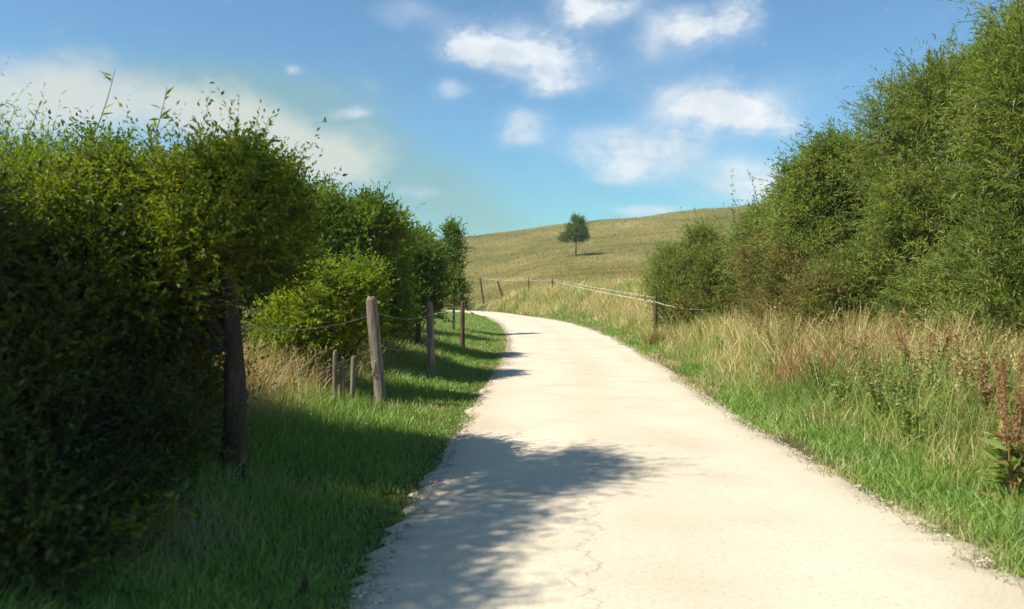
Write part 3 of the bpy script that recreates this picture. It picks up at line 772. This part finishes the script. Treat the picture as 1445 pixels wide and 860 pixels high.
for k, (x, y, h, br, lab) in enumerate([
    (4.35, 6.9, 1.15, .9, 'rust brown seeding dock nearest the right edge of the view'),
    (4.55, 8.6, 1.0, .15, 'bushy green weed behind the rust brown dock, in straw grass'),
    (4.1, 9.6, .8, .1, 'low leafy green weed at the grass strip, nearer than the pale nettles'),
    (4.9, 10.6, 1.1, .7, 'brown stemmed weed under the nearest willow bush'),
    (4.3, 12.6, .75, .05, 'pale green nettle clump close to the track edge'),
    (4.75, 13.6, 1.0, .5, 'half brown weed behind the pale green nettles'),
    (5.2, 15.8, 1.1, .85, 'reddish weed standing below the second willow bush'),
    (4.7, 17.2, .8, .1, 'small green weed beyond the reddish one, near the track'),
    (5.1, 20.4, .9, .6, 'far brown weed near the reddish green shrub'),
    (4.75, 7.9, 1.2, .8, 'tall tawny weed just behind the rust brown dock'),
    (5.4, 12.2, 1.15, .9, 'tallest red brown weed in the dark hollow under the willows'),
    (3.95, 6.1, .75, .05, 'leafy green weed leaning over the grass strip, nearest of the green weeds'),
    (4.9, 6.9, 1.25, .6, 'tall olive brown weed at the very right edge behind the rust brown dock'),
    (3.95, 7.5, .7, .15, 'low light green weed in front of the tall tawny weed'),
    (4.1, 8.5, .9, .5, 'half green, half brown weed left of the bushy green weed'),
    (4.9, 9.2, 1.2, .95, 'dark rust weed behind the bushy green weed'),
    (4.35, 10.8, .95, .3, 'upright green and tan weed beyond the low leafy green weed'),
    (5.2, 14.3, 1.2, .9, 'slim red brown weed in front of the second willow bush'),
    (4.6, 15.0, .8, .2, 'greyish green weed just past the pale green nettles'),
    (5.5, 17.8, 1.1, .8, 'brown weed under the brownish green shrub'),
]):
    weed(x, y, h, lab, 300 + k, br, 1.5)

def dock(x, y, h, lab, seed):
    rg = np.random.default_rng(seed)
    z = float(height(np.array([x]), np.array([y]))[0])
    root = thing('dock_plant', lab, 'weed', (x, y, z))
    a = Acc(); b = Acc(); c = Acc()
    for s_ in range(7):
        ang = rg.random() * 6.28; hh = h * (.72 + .28 * rg.random())
        pts = curve((x + rg.normal() * .05, y + rg.normal() * .05, z - .03), (x + math.cos(ang) * .16 * hh, y + math.sin(ang) * .16 * hh, z + hh), sag=(0, 0, .04), n=9)
        tube(a, pts, np.linspace(.009, .003, 9), 5, dry=.9)
        def at(t_): return np.stack([np.interp(t_, np.linspace(0, 1, 9), pts[:, j]) for j in range(3)], 1)
        n_ = 620
        t_ = .42 + .58 * rg.random(n_)
        wr = .035 * (1.15 - t_) / .6 * (.55 + .45 * np.sin(t_ * 75)) + .006
        B = at(t_) + unit(rg.normal(size=(n_, 3))) * wr[:, None]
        leaves(c, B, unit(rg.normal(size=(n_, 3)) + ZUP * .4), .014, .011, rg.random(n_) * .8, np.full(n_, 1.0), .2, rg)
        t_ = .04 + .4 * rg.random(12)
        leaves(b, at(t_), unit(rg.normal(size=(12, 3)) * np.array([1, 1, .3]) + ZUP * .5), .24, .06, rg.random(12), rg.random(12) ** 2, .12, rg)
    a.build('stems', [M['weed']], root, smooth=True); b.build('foliage', [M['weed']], root); c.build('seed_heads', [M['weed']], root)
dock(3.72, 5.75, 1.42, 'tall dark rusty seed headed dock at the extreme right edge, rising above the grass', 501)
def tussock(x, y, h, lab, seed):
    rg = np.random.default_rng(seed); a = Acc(); n = 420
    P = blades(a, x + rg.normal(size=n) * .16, y + rg.normal(size=n) * .16, h * (.5 + .5 * rg.random(n)), .016, .9, rg.random(n), np.clip(.55 + .4 * rg.normal(size=n), 0, 1), rg, droop=.6)
    o = a.build('grass_tussock', [M['bank']]); tag(o, lab, 'tussock')
tussock(4.30, 23.7, .95, 'shaggy straw and green tussock hiding the foot of the brown rope fence post', 511)

# brambles in the lower left corner
def bramble(x, y, r, lab, seed):
    rg = np.random.default_rng(seed)
    z = float(height(np.array([x]), np.array([y]))[0])
    root = thing('bramble', lab, 'bramble', (x, y, z), 'brambles at the foot of the left hedge')
    a = Acc(); b = Acc()
    for s in range(16):
        ang = rg.random() * 6.28; L = r * (.5 + .7 * rg.random())
        e = (x + math.cos(ang) * L, y + math.sin(ang) * L, z + .08 + .2 * rg.random())
        pts = curve((x, y, z), e, sag=(0, 0, .3 * L + .1), n=9)
        tube(a, pts, np.linspace(.006, .002, 9), 4)
        tt = np.repeat(np.linspace(.15, 1, 9), 3)
        B = np.stack([np.interp(tt, np.linspace(0, 1, 9), pts[:, j]) for j in range(3)], 1)
        d = unit(rg.normal(size=(27, 3)) * np.array([1, 1, .3]) + ZUP * .15)
        leaves(b, B, d, .075, .048, rg.random(27), 0, .08, rg)
    a.build('stems', [M['twig']], root, smooth=True); b.build('foliage', [M['leaf_mid']], root)
bramble(-2.45, 4.35, .5, 'bramble with pale rounded leaves in the bottom left corner', 401)
bramble(-2.75, 5.5, .5, 'bramble at the hedge foot between the corner bramble and the dark trunk', 402)

# --- lone tree on the hill
lx, ly = 9.0, 110.0
for it in range(60):      # slide along the sight distance until the ground height fits the slope there
    zz = float(height(np.array([lx]), np.array([ly]))[0])
    if zz > 1.6 + .0509 * ly: break
    ly += .8; lx = ly * .0815
print('LONE', lx, ly, zz)
LK = ly / 110.0
plant('hill_tree', 'lone small dark green tree standing on the open hillside', 'tree', (lx, ly),
      [(lx, ly, zz + 3.0 * LK, 1.35 * LK, 1.35 * LK, 1.5 * LK), (lx - .3, ly, zz + 2.2 * LK, 1.7 * LK, 1.6 * LK, .9 * LK), (lx + .25, ly, zz + 4.2 * LK, .85 * LK, .8 * LK, 1.15 * LK)],
      M['leaf_mid'], 3000, trunk=(0, 0, 4.2 * LK, .12), seed=61, n_limb=22, tw_len=.7, n_lf=8, lf=.24, lw=.10, gap=.33, gapscale=.9, up=.9, lump=.45, tw_w=.02)

# ------------------------------------------------------------------ fences
def post(acc, x, y, h, r, lean=(0, 0), rg=None, chip=True, z=None):
    z = float(height(np.array([x]), np.array([y]))[0]) if z is None else z
    n = 9
    pts = np.stack([np.linspace(x, x + lean[0], n), np.linspace(y, y + lean[1], n), np.linspace(z - .25, z + h, n)], 1)
    rr = r * (1 + .06 * (rg.random(n) - .5)); rr[0] *= 1.05; rr[-1] *= .86
    sides = 14
    tube(acc, pts, rr, sides, cap=False, wob=.07, rg=rg)
    ring = acc.v[-1][-sides:].copy()
    ring2 = ring.copy(); c = ring.mean(0)
    ring2 = c + (ring - c) * .8; ring2[:, 2] += .012 + .02 * rg.random(sides) + np.linspace(0, .03, sides)
    Vv = np.concatenate([ring, ring2, (c + np.array([0, 0, .016]))[None]])
    Fq = [(k, (k + 1) % sides, sides + (k + 1) % sides, sides + k) for k in range(sides)]
    acc.add(Vv, Fq)
    acc.add(np.concatenate([ring2, (c + np.array([0, 0, .016]))[None]]), [(k, (k + 1) % sides, sides) for k in range(sides)])
    return pts[-1]

rg = np.random.default_rng(77)
fl = thing('wire_fence', 'wire fence on three round grey posts along the left verge', 'fence', (-1.8, 10.9, 0))
tops = []
for (x, y, h, r, ln, mt) in [(-1.80, 10.9, 1.56, .085, (-.17, 0), 'post_grey'), (-1.50, 14.6, 1.48, .068, (-.04, 0), 'post_grey'), (-1.42, 22.4, 1.42, .062, (.0, 0), 'post_brown')]:
    a = Acc(); tops.append(post(a, x, y, h, r, ln, rg)); a.build('post', [M[mt]], fl, smooth=True)
for dz, sg in ((-.18, -.10), (-.62, -.16)):
    a = Acc()
    pp = [tops[0] + (0, 0, dz), tops[1] + (0, 0, dz), tops[2] + (0, 0, dz)]
    pp = [p + np.array([.08, 0, 0]) for p in pp]
    for u, v in zip(pp[:-1], pp[1:]):
        tube(a, curve(u, v, sag=(0, 0, sg), n=14), .0025, 4)
    tube(a, curve(pp[0], pp[0] + np.array([-.9, -2.9, -.1]), sag=(0, 0, sg), n=14), .0025, 4)
    a.build('wire', [M['wire']], fl)

for k, (x, y, h, ln, lab) in enumerate([(-2.36, 10.3, .78, (.02, 0), 'short pale stake left of the other two stakes by the grey post'), (-2.24, 10.35, .70, (-.02, 0), 'short pale stake between two others left of the grey post'), (-2.13, 10.3, .74, (.03, 0), 'short pale stake nearest the leaning grey post')]):
    a = Acc(); z = float(height(np.array([x]), np.array([y]))[0])
    post(a, x, y, h, .032, ln, rg); o = a.build('wooden_stake', [M['post_grey']], smooth=True)
    tag(o, lab, 'stake', 'short stakes under the bright bush')

fr = thing('rope_fence', 'brown post fence strung with white rope along the foot of the hill', 'fence', (4.9, 27, 0))
rp = []
for (px, y, ztop, vis) in [(925, 24.2, 1.58, .75), (779.5, 74, 3.28, .95), (746, 80, 3.42, .95)]:
    x = (px - 722.5) / 1100 * y
    z = float(height(np.array([x]), np.array([y]))[0])
    a = Acc(); h = max(ztop - z, .9)
    rp.append(post(a, x, y, h, .065 if y < 30 else .075, (0, 0), rg)); a.build('post', [M['post_brown']], fr, smooth=True)
    print('post', px, x, y, z, h)
ends = [np.array([6.0, 22.9, 1.22])] + [p - np.array([.02, .08, .16]) for p in rp] + [np.array([-3.2, 87.5, 3.55])]
a = Acc()
for i_, (u, v) in enumerate(zip(ends[:-1], ends[1:])):
    tube(a, curve(u, v, sag=(0, 0, -.10), n=14), .009 if i_ < 2 else .012, 5)
a.build('rope', [M['rope']], fr)
a = Acc()
for u, v in list(zip(ends[1:-1], ends[2:])):
    tube(a, curve(u + (0, 0, .13), v + (0, 0, .13), sag=(0, 0, -.05), n=14), .006, 4)
a.build('rope', [M['rope']], fr)

ff = thing('old_fence', 'derelict fence of three short leaning dark posts at the foot of the hill', 'fence', (-2.5, 64, 0))
for (px, y, ztop, ln) in [(683, 88, 3.6, (-.45, 0)), (712, 84, 3.2, (-.75, 0)), (652, 92, 3.85, (-.35, 0))]:
    x = (px - 722.5) / 1100 * y
    z = float(height(np.array([x]), np.array([y]))[0])
    a = Acc(); post(a, x, y, max(ztop - z, .9), .11, ln, rg); a.build('post', [M['post_brown']], ff, smooth=True)
    print('oldpost', px, x, y, z)

# ------------------------------------------------------------------ world, sun
SUN_EL, SV = 50.0, np.array([-.87, -.49])
az = math.atan2(SV[0], SV[1])      # angle from +Y towards +X
w = bpy.data.worlds.new('World'); SC.world = w; w.use_nodes = True
nt = w.node_tree; nt.nodes.clear(); L = nt.links.new
out = N(nt, 'ShaderNodeOutputWorld'); bg = N(nt, 'ShaderNodeBackground')
sky = N(nt, 'ShaderNodeTexSky', sky_type='NISHITA'); sky.sun_disc = False
sky.sun_elevation = rad(SUN_EL); sky.sun_rotation = az; sky.air_density = 1.0; sky.dust_density = .6; sky.ozone_density = 1.6; sky.altitude = 200
tc = N(nt, 'ShaderNodeTexCoord'); sp = N(nt, 'ShaderNodeSeparateXYZ'); L(tc.outputs['Generated'], sp.inputs[0])
def mth(op, a, b=None, c=None, clamp=False):
    n = N(nt, 'ShaderNodeMath', operation=op, use_clamp=clamp)
    for i_, v in enumerate((a, b, c)):
        if v is None: continue
        if isinstance(v, (int, float)): n.inputs[i_].default_value = v
        else: L(v, n.inputs[i_])
    return n.outputs[0]
AZ = mth('ARCTAN2', sp.outputs[0], sp.outputs[1]); EL = mth('ARCSINE', sp.outputs[2])
cb = N(nt, 'ShaderNodeCombineXYZ'); L(AZ, cb.inputs[0]); L(mth('MULTIPLY', EL, 1.5), cb.inputs[1])
def noise(scale, det, rough=.6, off=0.0):
    n = N(nt, 'ShaderNodeTexNoise', noise_dimensions='4D'); n.inputs['Scale'].default_value = scale; n.inputs['Detail'].default_value = det
    n.inputs['Roughness'].default_value = rough; n.inputs['W'].default_value = off
    L(cb.outputs[0], n.inputs['Vector']); return n
nw = noise(7, 4, .6, 1.3); sw = N(nt, 'ShaderNodeSeparateColor'); L(nw.outputs['Color'], sw.inputs[0])
AZw = mth('MULTIPLY_ADD', sw.outputs[0], .10, mth('ADD', AZ, -.05)); ELw = mth('MULTIPLY_ADD', sw.outputs[1], .06, mth('ADD', EL, -.03))
def blobs(lst, az_, el_):
    tot = None
    for (px, py, sx, sy, amp) in lst:
        a0 = math.atan((px - 722.5) / 1100); e0 = math.atan((418 - py) / 1100 * math.cos(a0))
        u = mth('MULTIPLY', mth('ADD', az_, -a0), 1100 / (sx * 1.12)); v = mth('MULTIPLY', mth('ADD', el_, -e0), 1100 / sy)
        r2 = mth('MULTIPLY_ADD', u, u, mth('MULTIPLY', v, v))
        g = mth('MULTIPLY', mth('EXPONENT', mth('MULTIPLY', r2, -1.0)), amp)
        tot = g if tot is None else mth('ADD', tot, g)
    return tot
cum = blobs([(665, 70, 45, 22, 1.), (720, 72, 60, 22, 1.05), (780, 100, 55, 25, 1.0), (790, 128, 30, 14, .8), (810, 10, 28, 28, .8), (855, 5, 45, 14, .9), (730, 40, 110, 28, .35),
             (980, 42, 30, 22, 1.05), (1045, 28, 34, 26, 1.0), (930, 48, 32, 32, .65), (740, 186, 36, 20, 1.0), (985, 150, 50, 24, 1.15), (1040, 158, 50, 20, 1.1), (1090, 175, 34, 18, .95),
             (930, 205, 75, 28, .8), (870, 215, 60, 25, .5), (900, 240, 40, 14, .5), (1040, 130, 110, 40, .35), (645, 132, 26, 14, .5), (418, 104, 12, 7, .9), (492, 156, 24, 8, .7), (1072, 258, 80, 26, 1.25), (915, 296, 40, 8, .7), (590, 270, 22, 8, .5), (560, 20, 40, 16, .35)], AZw, ELw)
nd = noise(30, 10, .66, 4.0)
dens = mth('ADD', cum, mth('MULTIPLY_ADD', nd.outputs[0], 2.1, -1.05))
def smooth(x, a, b):
    n = N(nt, 'ShaderNodeMapRange', interpolation_type='SMOOTHSTEP'); n.inputs[1].default_value = a; n.inputs[2].default_value = b; L(x, n.inputs[0]); return n.outputs[0]
cmask = mth('MULTIPLY', smooth(dens, .18, 1.35), .95)
nv = noise(9, 6, .6, 9.0)
veil = mth('MULTIPLY', mth('MULTIPLY', smooth(cum, .01, .75), .70), smooth(nv.outputs[0], .30, .62))
cmask = mth('MAXIMUM', cmask, veil)
# soft cream low cloud bank to the left
low = blobs([(30, 140, 80, 48, 1.1), (150, 150, 70, 45, .8), (280, 150, 70, 38, .9), (370, 185, 80, 34, 1.1), (440, 215, 60, 34, 1.1), (500, 235, 55, 30, 1.1)], AZw, ELw)
lmask = mth('MULTIPLY', smooth(mth('ADD', low, mth('ADD', mth('MULTIPLY_ADD', nd.outputs[0], .7, -.35), mth('MULTIPLY_ADD', nv.outputs[0], 1.6, -.8))), .1, 1.35), .75)
grn = blobs([(250, 120, 130, 40, .8), (380, 140, 100, 50, 1.), (470, 190, 90, 55, 1.), (560, 245, 90, 50, 1.1), (640, 290, 80, 45, 1.1), (700, 320, 70, 25, .8)], AZ, EL)  # blurred foliage edge, painted into the sky as a grey green smear
gmask = mth('MULTIPLY', smooth(mth('ADD', grn, mth('MULTIPLY_ADD', nv.outputs[0], 1.4, -.7)), .0, 1.7), .6)
# sky grading by elevation
sc_ = ramp(nt, mth('MULTIPLY', EL, 2.2, None, True), [(0, (.42, .78, .68)), (.2, (.45, .84, .80)), (.45, (.56, .88, .96)), (1, (.62, .88, .97))])
SK = N(nt, 'ShaderNodeMix', data_type='RGBA', blend_type='MULTIPLY'); SK.inputs[0].default_value = 1; L(sky.outputs[0], SK.inputs[6]); L(sc_, SK.inputs[7])
def over(base, mask, col):
    m_ = N(nt, 'ShaderNodeMix', data_type='RGBA'); L(mask, m_.inputs[0]); L(base, m_.inputs[6]); m_.inputs[7].default_value = (*col, 1); return m_.outputs[2]
CL = 6.0
c = over(SK.outputs[2], gmask, (1.9, 3.0, 2.5))
c = over(c, lmask, (5.0, 5.0, 4.3))
ccol = ramp(nt, noise(15, 6, .6, 2.2).outputs[0], [(.32, (.66, .74, .80)), (.62, (1.0, 1.0, 1.0))])
cs = N(nt, 'ShaderNodeMix', data_type='RGBA', blend_type='MULTIPLY'); cs.inputs[0].default_value = 1; L(ccol, cs.inputs[6]); cs.inputs[7].default_value = (CL, CL * 1.03, CL * 1.05, 1)
mc = N(nt, 'ShaderNodeMix', data_type='RGBA'); L(cmask, mc.inputs[0]); L(c, mc.inputs[6]); L(cs.outputs[2], mc.inputs[7]); c = mc.outputs[2]
L(c, bg.inputs[0]); bg.inputs[1].default_value = .096
L(bg.outputs[0], out.inputs[0])

sd = bpy.data.lights.new('sun', 'SUN'); sd.energy = 5.0; sd.angle = rad(.6); sd.color = (1.0, .93, .80)
so = bpy.data.objects.new('sun', sd); COL.objects.link(so)
dv = Vector((SV[0] * math.cos(rad(SUN_EL)), SV[1] * math.cos(rad(SUN_EL)), math.sin(rad(SUN_EL))))
so.rotation_euler = dv.to_track_quat('Z', 'Y').to_euler(); so.location = (-20, -6, 20)

# ------------------------------------------------------------------ camera
cd = bpy.data.cameras.new('camera'); cam = bpy.data.objects.new('camera', cd); COL.objects.link(cam)
cam.location = (0, 0, 1.6); cam.rotation_euler = (rad(90 - .62), 0, 0)
cd.sensor_width = 36; cd.lens = 36 * 1100 / 1445; cd.clip_start = .05; cd.clip_end = 6000
SC.camera = cam
cd.dof.use_dof = True; cd.dof.focus_distance = 14; cd.dof.aperture_fstop = 1.7
vs = SC.view_settings; vs.view_transform = 'Standard'; vs.look = 'None'; vs.gamma = 1; vs.exposure = .75; vs.use_curve_mapping = False
cy_ = SC.cycles
cy_.use_denoising = True; cy_.max_bounces = 4; cy_.diffuse_bounces = 3; cy_.transmission_bounces = 3; cy_.glossy_bounces = 2
SC.render.film_transparent = False

# ------------------------------------------------------------------ air
HZ = 0.0004
if HZ:
    hm, nt, out = new_mat('haze_air')
    pv = N(nt, 'ShaderNodeVolumePrincipled'); pv.inputs['Density'].default_value = HZ
    pv.inputs['Color'].default_value = (.86, .93, 1.0, 1); pv.inputs['Anisotropy'].default_value = .2
    nt.links.new(pv.outputs[0], out.inputs['Volume'])
    me = bpy.data.meshes.new('haze')
    x0, x1, y0_, y1, z0, z1 = -1650, 1650, -950, 1950, -130, 60
    vv = [(x, y, z) for z in (z0, z1) for y in (y0_, y1) for x in (x0, x1)]
    me.from_pydata(vv, [], [(0, 2, 3, 1), (4, 5, 7, 6), (0, 1, 5, 4), (2, 6, 7, 3), (0, 4, 6, 2), (1, 3, 7, 5)])
    me.materials.append(hm); ho = bpy.data.objects.new('haze', me); COL.objects.link(ho)
    tag(ho, 'thin pale summer haze over the hill', kind='stuff')
    SC.cycles.volume_bounces = 0
